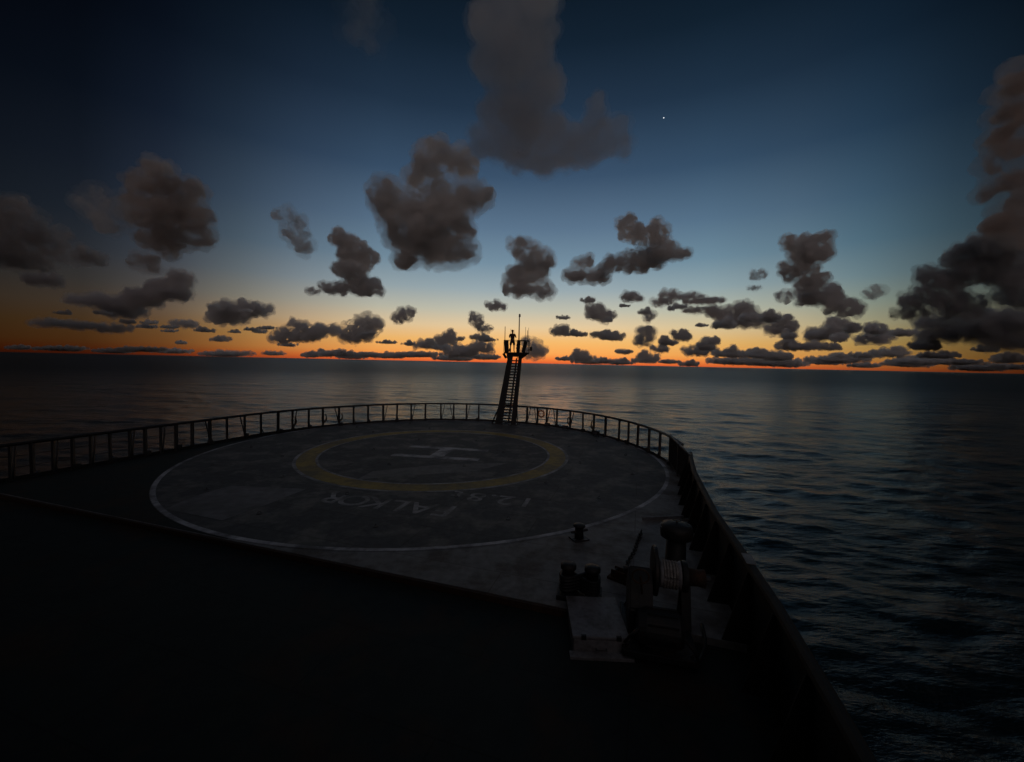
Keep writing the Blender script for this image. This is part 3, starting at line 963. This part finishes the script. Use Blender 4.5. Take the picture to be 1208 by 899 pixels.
def fairlead():
    c = on_z(731, 684)
    root = empty('chain_stopper', (c.x, c.y, 0), R(-40))
    tag(root, 'rusty chain stopper on the deck between the bitts and the winch', 'chain stopper')
    bm = NB(); box(bm, (0, 0, .03), (.5, .3, .06), 0, .01); obj('base_plate', bm, MAT['rust'], root)
    bm = NB()
    for y in (-.1, .1): box(bm, (0, y, .14), (.34, .04, .2), 0, .01)
    obj('cheek', bm, MAT['rust'], root)
    bm = NB(); rod(bm, (-.1, -.14, .2), (-.1, .14, .2), .03); rod(bm, (.2, 0, .12), (.34, .02, .3), .025); obj('pawl', bm, MAT['black'], root)
fairlead()
def chain():
    pts = [on_z(x, y) for x, y in ((742, 690), (738, 678), (741, 664), (748, 652), (752, 640), (757, 628))]
    bm = NB()
    path = []
    for A, B in zip(pts, pts[1:]):
        n = max(2, int((B - A).length / .11))
        for k in range(n): path.append((A.lerp(B, k / n), (B - A).normalized()))
    for i, (p, d) in enumerate(path):
        nrm = Vector((0, 0, 1)) if i % 2 else Vector((-d.y, d.x, 0))
        side = d.cross(nrm).normalized() if i % 2 == 0 else Vector((-d.y, d.x, 0))
        z = .035 if i % 2 else .06
        loop = [p + Vector((0, 0, z)) + d * .085 * math.cos(a) + side * .045 * math.sin(a) for a in np.linspace(0, 2 * math.pi, 13)[:-1]]
        tube(bm, loop, .016, 5, closed=True)
    o = obj('anchor_chain', bm, MAT['black'])
    tag(o, 'dark anchor chain lying on the pale deck beside the winch', 'chain')
chain()

def pipe_rail():
    # thin pale handrail lying across the bulwark corner, seen as a lit line
    a = on_z(758, 614, .0); b = on_z(806, 612, .0)
    root = empty('coaming', a)
    tag(root, 'low pale coaming at the starboard edge of the painted circle', 'coaming')
    bm = NB(); bar(bm, Vector((0, 0, .06)), b - a + Vector((0, 0, .06)), .05, .1); obj('plate', bm, MAT['lightsteel'], root)
pipe_rail()

# ------------------------------------------------------------------ clouds
def cloud_mat(name, dens, color=(.995, .985, .978), aniso=.42, absorb=(0, 0, 0), grain=None, step=.3):
    m = bpy.data.materials.new(name); m.use_nodes = True
    t = m.node_tree; t.nodes.clear()
    o = N(t, 'ShaderNodeOutputMaterial')
    v = N(t, 'ShaderNodeVolumePrincipled')
    v.inputs['Color'].default_value = (*color, 1)
    v.inputs['Density'].default_value = dens
    v.inputs['Anisotropy'].default_value = aniso
    v.inputs['Absorption Color'].default_value = (*absorb, 1)
    t.links.new(v.outputs[0], o.inputs['Volume'])
    if grain:
        co = N(t, 'ShaderNodeTexCoord'); n = N(t, 'ShaderNodeTexNoise')
        n.inputs['Scale'].default_value = 1 / grain; n.inputs['Detail'].default_value = 3.5; n.inputs['Roughness'].default_value = .62
        n.inputs['Distortion'].default_value = .35
        t.links.new(co.outputs['Object'], n.inputs['Vector'])
        mr = N(t, 'ShaderNodeMapRange'); mr.interpolation_type = 'SMOOTHSTEP'
        for n_, w_ in zip(('From Min', 'From Max', 'To Min', 'To Max'), (.40, .60, 0, dens * 2.1)): mr.inputs[n_].default_value = w_
        t.links.new(n.outputs[0], mr.inputs[0]); t.links.new(mr.outputs[0], v.inputs['Density'])
        m.cycles.volume_step_rate = step
    else:
        m.cycles.homogeneous_volume = True
    return m

def fbm(p, octv=4):
    s, a, f = 0, .5, 1.0
    for _ in range(octv):
        s += a * noise.noise(p * f); a *= .5; f *= 2.03
    return s
def build_cloud(lobes, dist, label, size_cat=None, soft=1.0, opt=4.0, seed=0, flat=False, group=None, col=None, rough=.34, name='cloud', grain=True):
    """lobes: photograph positions of the cloud's billows; each is a ball of air at its own distance and real size"""
    rng = random.Random(seed)
    balls = []
    cs = []
    for (x, y, rx, ry) in lobes:
        d = ray(x, y).normalized()
        dd = dist * (1 + rng.uniform(-.02, .02))
        c = EYE + d * dd
        cosang = d.dot(CAM_M @ Vector((0, 0, -1)))
        k = dd * cosang / F_PX * cosang ** .5
        cs.append((c, rx * k, ry * k))
    cen = sum((c for c, _, _ in cs), Vector()) / len(cs)
    bm = bmesh.new()
    rmin = min(min(a, b) for _, a, b in cs); rmax = max(max(a, b) for _, a, b in cs)
    for c, a, b in cs:
        view = (c - EYE).normalized(); side = Vector((view.y, -view.x, 0)).normalized(); up = side.cross(view)
        small = min(a, b)
        n = max(5, int(9 * max(a, b) / small ** 1.0 * .8))
        n = min(n, 22)
        for q in range(n):
            # billows spread through the lobe
            th = rng.uniform(0, 2 * math.pi); rr = math.sqrt(rng.random()) * .86
            br = small * (rng.uniform(.36, .66) if not flat else rng.uniform(.35, .9))
            uy = math.sin(th) * rr * b
            if flat and uy < -.3 * b: uy = -.3 * b
            p = c + side * (math.cos(th) * rr * a) + up * uy + view * rng.uniform(-.6, .6) * max(a, b) * .6
            r_ = bmesh.ops.create_icosphere(bm, subdivisions=2, radius=br)
            for v in r_['verts']: v.co = v.co + (p - cen)
        if a > 0:
            r_ = bmesh.ops.create_icosphere(bm, subdivisions=2, radius=1)
            for v in r_['verts']:
                w = v.co
                kf = .84 if not flat else .66
                v.co = side * w.x * a * kf + up * w.z * b * kf + view * w.y * max(a, b) * .5 + (c - cen)
    me = bpy.data.meshes.new(name); bm.to_mesh(me); bm.free()
    o = bpy.data.objects.new(name, me); COL.objects.link(o)
    dims = max(o.dimensions)
    xs = [v.co for v in me.vertices]
    ext = max((max(p[i] for p in xs) - min(p[i] for p in xs)) for i in range(3))
    voxel = max(ext / (130 if dist < 12000 else 90), rmin / 10)
    md = o.modifiers.new('r', 'REMESH'); md.mode = 'VOXEL'; md.voxel_size = voxel
    dg = bpy.context.evaluated_depsgraph_get()
    m2 = bpy.data.meshes.new_from_object(o.evaluated_get(dg))
    bpy.data.objects.remove(o); bpy.data.meshes.remove(me)
    m2.name = name
    n = len(m2.vertices)
    co = np.empty(n * 3); m2.vertices.foreach_get('co', co); co = co.reshape(-1, 3)
    nm = np.empty(n * 3); m2.vertex_normals.foreach_get('vector', nm); nm = nm.reshape(-1, 3)
    S1 = max(rmin * (1.1 if not flat else .9), voxel * 5); amp = S1 * rough * (1.3 if not flat else 1.9)
    off = Vector((seed * 7.3, seed * 1.7, 0))
    dsp = np.array([fbm(Vector((p[0], p[1], p[2] * (1.0 if not flat else .8))) / S1 + off, 5) for p in co])
    dsp2 = np.array([noise.noise(Vector(p) / (S1 * 3.1) + off * 2) for p in co])
    co0 = co.copy()
    co = co + nm * ((dsp * 2.2 * amp) + dsp2 * amp * .8)[:, None]
    m2.vertices.foreach_set('co', co.ravel())
    m2.update()
    dspf = np.array([fbm(Vector(p) / (S1 * .8) + off * 3, 4) for p in co0])
    m3 = m2.copy(); m3.name = name + '_fringe'
    cof = co0 + nm * (amp * .95 + dspf * 2.4 * amp)[:, None]
    m3.vertices.foreach_set('co', cof.ravel()); m3.update()
    def fuse(mesh):
        # make one clean skin of the billowed surface
        t_ = bpy.data.objects.new('tmp', mesh); COL.objects.link(t_)
        md_ = t_.modifiers.new('r', 'REMESH'); md_.mode = 'VOXEL'; md_.voxel_size = voxel
        g_ = bpy.context.evaluated_depsgraph_get()
        r_ = bpy.data.meshes.new_from_object(t_.evaluated_get(g_)); r_.name = mesh.name
        bpy.data.objects.remove(t_); bpy.data.meshes.remove(mesh)
        return r_
    if dist < 9000:
        m2 = fuse(m2); m3 = fuse(m3)
    # optical depth through a typical billow, soft clouds are thinner
    thick = 1.2 * (sum(min(a, b) for _, a, b in cs) / len(cs))
    mat = cloud_mat('cloud_air', opt / thick, grain=None if (flat or not grain) else S1 * 1.5, **({'color': col} if col else {}))
    o = obj(name, m2, mat)
    o.location = cen
    obj('fringe', m3, cloud_mat('cloud_fringe_air', opt * .27 / thick, **({'color': col} if col else {})), o)
    tag(o, label, 'cloud', group)
    return o

import time as _t
_t0 = _t.time()
BIG = 'large broken cumulus clouds at dusk'
MID = 'small dark clouds over the afterglow'
C = build_cloud  # darker col on clouds towards both sides imitates lens edge darkening
C([(515, 183, 24, 14), (540, 195, 20, 16), (505, 210, 28, 18), (452, 228, 24, 16), (475, 245, 40, 26), (520, 255, 42, 30), (552, 235, 24, 18), (498, 290, 36, 24), (497, 262, 24, 20), (538, 298, 28, 18), (470, 275, 22, 16)],
  2600, 'large billowing cloud high left of the mast with pinkish upper lobes', seed=1, opt=3.0)
C([(410, 285, 20, 12), (425, 300, 24, 14), (412, 318, 26, 14), (428, 338, 26, 14), (392, 340, 18, 8), (368, 343, 9, 4)],
  4200, 'ragged cloud just below left of the large pinkish cloud', seed=2, opt=3.0)
C([(338, 255, 12, 10), (347, 272, 13, 14), (358, 292, 13, 12)], 3600, 'thin slanting wisp of cloud between two large clouds on the left', seed=3, opt=1.1)
C([(165, 215, 22, 20), (190, 215, 34, 22), (215, 235, 32, 28), (190, 255, 36, 28), (222, 265, 26, 24), (195, 285, 34, 18), (170, 310, 20, 10)],
  2900, 'large rounded dark cloud in the left part of the sky', seed=4, opt=2.6, col=(.86, .82, .80))
C([(118, 240, 26, 18), (128, 265, 18, 16)], 2600, 'faint veil of cloud left of the large rounded dark cloud', seed=5, opt=.7)
C([(10, 250, 40, 26), (40, 280, 40, 24), (20, 305, 45, 18), (70, 300, 20, 10), (-30, 290, 50, 40)], 3000, 'broad dark cloud at the left edge of the sky', seed=6, opt=1.5, col=(.72, .69, .68))
C([(103, 304, 20, 9)], 4000, 'small dark cloud right of the broad one at the left edge', seed=7, opt=1.4, flat=True, col=(.72, .69, .68))
C([(52, 331, 30, 7)], 5500, 'flat dark cloud low at the left edge', seed=8, opt=1.3, flat=True, col=(.72, .69, .68))
C([(100, 355, 28, 7), (135, 358, 30, 10), (165, 352, 26, 10), (150, 368, 26, 7), (205, 346, 26, 12), (213, 330, 14, 9), (188, 345, 16, 8)], 7000, 'long ragged dark cloud low under the large rounded cloud', seed=9, opt=2.2, flat=True, col=(.86, .84, .84))
C([(268, 374, 22, 8), (285, 366, 22, 9), (306, 366, 14, 6), (262, 364, 12, 7)], 8500, 'dark flat based cloud low on the left, above the orange band', seed=10, opt=3, flat=True)
C([(345, 396, 18, 7), (355, 384, 12, 6), (368, 392, 22, 9), (388, 390, 14, 6), (330, 399, 12, 5)], 13000, 'low dark cloud left of the mast, wider of a touching pair', seed=11, opt=3, flat=True)
C([(415, 396, 22, 7), (425, 388, 18, 10), (438, 381, 10, 8)], 12500, 'low dark cloud with a raised right end, nearer the mast of a touching pair', seed=12, opt=3, flat=True)
C([(470, 374, 9, 6), (480, 370, 9, 6)], 10500, 'tiny dark cloud by itself low beneath the large pinkish cloud', seed=13, opt=2.5)
C([(612, 292, 10, 10), (622, 302, 15, 14), (642, 306, 13, 11), (628, 322, 22, 14), (608, 338, 17, 11), (636, 342, 16, 9), (606, 325, 12, 10)],
  4600, 'cloud above the mast with soft pink edges', seed=14, opt=2.8)
C([(742, 268, 14, 11), (758, 280, 16, 14), (778, 272, 13, 12), (782, 295, 20, 15), (760, 305, 26, 14), (802, 300, 16, 6), (730, 312, 22, 9)],
  4400, 'bank of grey cloud right of the mast with two raised heads', seed=15, opt=2.8)
C([(680, 325, 15, 8), (688, 311, 9, 8), (704, 326, 18, 8)], 4800, 'low hump of cloud joined to the left of the two headed bank', seed=16, opt=2.6)
C([(605, 15, 52, 44), (590, 70, 44, 48), (608, 120, 46, 42), (640, 160, 50, 36), (585, 165, 34, 26), (688, 175, 44, 26), (722, 165, 26, 22), (705, 133, 13, 22), (640, 190, 54, 14), (635, 60, 26, 50)],
  1500, 'huge soft grey cloud hanging from the top of the sky', seed=17, opt=1.1, rough=.24, grain=False, col=(.88, .88, .89))
C([(432, 20, 34, 26)], 1500, 'barely visible veil of cloud at the top left of the huge one', seed=18, opt=.2, col=(.85, .85, .85))
C([(935, 288, 15, 9), (962, 283, 22, 9), (955, 300, 30, 14), (940, 318, 20, 12), (955, 335, 22, 12), (965, 350, 28, 13), (990, 360, 20, 10), (1004, 366, 16, 8), (925, 350, 10, 6)],
  5200, 'stacked dark cloud with an anvil top in the right part of the sky', seed=19, opt=3.2)
C([(1200, 110, 24, 40), (1185, 170, 28, 30), (1190, 215, 26, 24), (1208, 240, 32, 30), (1200, 268, 36, 22)], 2300, 'tall brown cloud column at the right edge of the sky', seed=20, opt=2.0, col=(.80, .73, .69))
C([(1185, 285, 40, 28), (1150, 305, 36, 24), (1190, 320, 40, 28), (1120, 330, 34, 22), (1092, 352, 28, 16), (1130, 360, 34, 18), (1215, 350, 40, 20), (1075, 368, 20, 8)],
  4200, 'massive dark cloud bank slanting down from the right edge', seed=21, opt=3.0, col=(.74, .74, .75))
C([(1130, 392, 44, 12), (1180, 385, 40, 16), (1210, 400, 40, 14), (1110, 380, 26, 10)], 8000, 'dark flat cloud under the massive bank at the right edge', seed=22, opt=2.6, flat=True, col=(.74, .74, .75))
C([(870, 378, 30, 8), (850, 368, 14, 7), (878, 366, 14, 7)], 8500, 'wide dark cloud between the mast and the anvil topped cloud', seed=23, opt=3, flat=True)
C([(918, 388, 22, 8), (916, 378, 14, 6)], 10500, 'rounded dark cloud directly beneath the anvil topped cloud', seed=24, opt=3, flat=True)
C([(978, 393, 26, 9), (985, 384, 16, 7), (960, 398, 16, 5)], 10500, 'rounded dark cloud low right of the one beneath the anvil top', seed=25, opt=3, flat=True)
C([(1032, 398, 20, 7), (1034, 388, 12, 6)], 11500, 'small dark cloud just left of the massive bank', seed=26, opt=3, flat=True)
C([(700, 366, 11, 9), (712, 372, 16, 8), (695, 356, 6, 4)], 8800, 'grey cloud puff right of the mast, below the two headed bank', seed=27, opt=2.6)
C([(766, 372, 9, 7), (762, 392, 13, 9), (757, 402, 12, 6), (789, 350, 14, 8), (778, 356, 9, 5)], 9000, 'upright string of small clouds right of the mast', seed=28, opt=2.4)
C([(744, 350, 14, 5)], 8000, 'small grey cloud lying flat under the two headed bank', seed=29, opt=2)
C([(894, 325, 9, 7), (890, 340, 8, 3)], 6000, 'faint little cloud left of the anvil topped cloud', seed=30, opt=.9)
C([(1031, 346, 10, 8)], 6500, 'faint little cloud right of the anvil topped cloud', seed=31, opt=1.0)
C([(560, 378, 9, 8), (572, 388, 9, 4)], 10500, 'tiny upright cloud just left of the mast head', seed=32, opt=2.4)
C([(586, 361, 13, 4)], 9500, 'thin flat cloud left above the mast head', seed=33, opt=2, flat=True)
C([(830, 355, 30, 4), (815, 350, 20, 4), (820, 366, 18, 4)], 8500, 'thin streaky cloud right of the two headed bank', seed=34, opt=.9)
C([(218, 382, 16, 4)], 12000, 'tiny dark streak low under the long ragged cloud', seed=35, opt=2.5, flat=True)
C([(60, 382, 26, 5), (105, 384, 30, 6), (130, 388, 20, 5), (142, 387, 12, 6)], 9500, 'low dark streak of cloud near the left edge over the horizon', seed=36, opt=1.2, flat=True, col=(.74, .72, .71))
C([(548, 414, 24, 6), (566, 410, 14, 6)], 26000, 'flat based cloud touching the left of the mast low on the horizon', seed=37, opt=3, flat=True)
C([(633, 414, 14, 8), (626, 410, 9, 7)], 24000, 'flat based cloud directly behind the right side of the mast head', seed=38, opt=2.2, flat=True)
C([(525, 403, 12, 6), (530, 396, 7, 5), (505, 407, 18, 4)], 20000, 'little cloud low on the left of the mast with a raised middle', seed=39, opt=3, flat=True)

rng = random.Random(77)
def hor(x): return 415 + 26 * x / 1208
ORD = ['nearest', 'second', 'third', 'fourth', 'fifth', 'sixth', 'seventh', 'eighth', 'ninth', 'tenth', 'eleventh', 'twelfth']
def low_band(x0, x1, n, up0, up1, rxr, ryr, label, seed0, opt=3.0):
    for k in range(n):
        i_ = k if x0 > 600 else n - 1 - k
        x = x0 + (x1 - x0) * (k + rng.uniform(.1, .9)) / n
        up = rng.uniform(up0, up1)
        rx = rng.uniform(*rxr); ry = rng.uniform(*ryr)
        y = hor(x) - up
        lob = [(x, y + ry * .2, rx * .9, ry * .6)]
        nb = max(2, int(rx * 1.5 / ry))
        for q in range(nb):
            u = (q + rng.uniform(0, 1)) / nb * 2 - 1
            rr_ = ry * rng.uniform(.45, 1.0) * (1.15 - abs(u) * .6)
            lob.append((x + u * rx, y + ry * .3 - rr_ * .8, rr_ * rng.uniform(.9, 1.5), rr_))
        el = math.atan(up / F_PX)
        D = min(60000, 520 / max(math.tan(el), .007))
        C(lob, D, label % ORD[i_], seed=seed0 + k, opt=opt, flat=True, group=MID, col=(.74, .72, .71) if x < 170 or x > 1090 else None)  # outermost clouds coloured darker in place of lens falloff
low_band(800, 1200, 12, 14, 30, (14, 30), (4, 8), 'dark flat cloud packed low over the right half of the horizon, %s from the mast', 100)
low_band(850, 1208, 11, 5, 13, (20, 46), (2.5, 4.5), 'thin dark cloud strip lying on the horizon at the right, %s from the mast', 130)
low_band(650, 850, 12, 8, 44, (9, 20), (3, 6), 'small broken cloud low over the horizon right of the mast, %s from it', 160, 2.4)
low_band(650, 860, 8, 3, 7, (12, 26), (1.6, 3), 'tiny cloud touching the red horizon right of the mast, %s from it', 180)
low_band(350, 590, 12, 3, 8, (10, 26), (1.6, 3), 'tiny cloud touching the red horizon left of the mast, %s from it', 200)
low_band(430, 590, 8, 14, 34, (6, 13), (2, 4), 'small scattered cloud above the horizon left of the mast, %s from it', 220, 2.0)
low_band(160, 350, 9, 12, 36, (6, 16), (1.6, 3.5), 'tiny dark fleck of cloud low on the far left, %s from the mast', 240, 2.0)
low_band(0, 330, 7, 3, 8, (14, 34), (1.4, 2.5), 'thin cloud streak on the horizon at the far left, %s from the mast', 260, 2.0)
low_band(850, 1070, 9, 30, 66, (8, 16), (3, 6.5), 'small dark puff in the loose upper cloud row at right, %s from mast', 300, 2.4)
low_band(660, 840, 8, 44, 80, (5, 11), (2, 4.5), 'small pale puff above the low clouds right of the mast, %s from it', 320, 1.4)
low_band(60, 330, 8, 30, 62, (7, 15), (2, 4), 'small grey puff in the loose upper row at the left, %s from the mast', 340, 1.3)
print('clouds', round(_t.time() - _t0, 1), 's')

# the evening star
def star():
    d = ray(783, 139).normalized()
    bm = NB(); bmesh.ops.create_icosphere(bm, subdivisions=2, radius=125)
    m = bpy.data.materials.new('starlight'); m.use_nodes = True
    t = m.node_tree; t.nodes.clear()
    e = N(t, 'ShaderNodeEmission'); e.inputs[0].default_value = (.9, .95, 1, 1); e.inputs[1].default_value = 1.2
    o_ = N(t, 'ShaderNodeOutputMaterial'); t.links.new(e.outputs[0], o_.inputs[0])
    o = obj('evening_star', bm, m, loc=EYE + d * 120000)
    tag(o, 'bright evening star shining alone right of the huge cloud', 'star')
star()
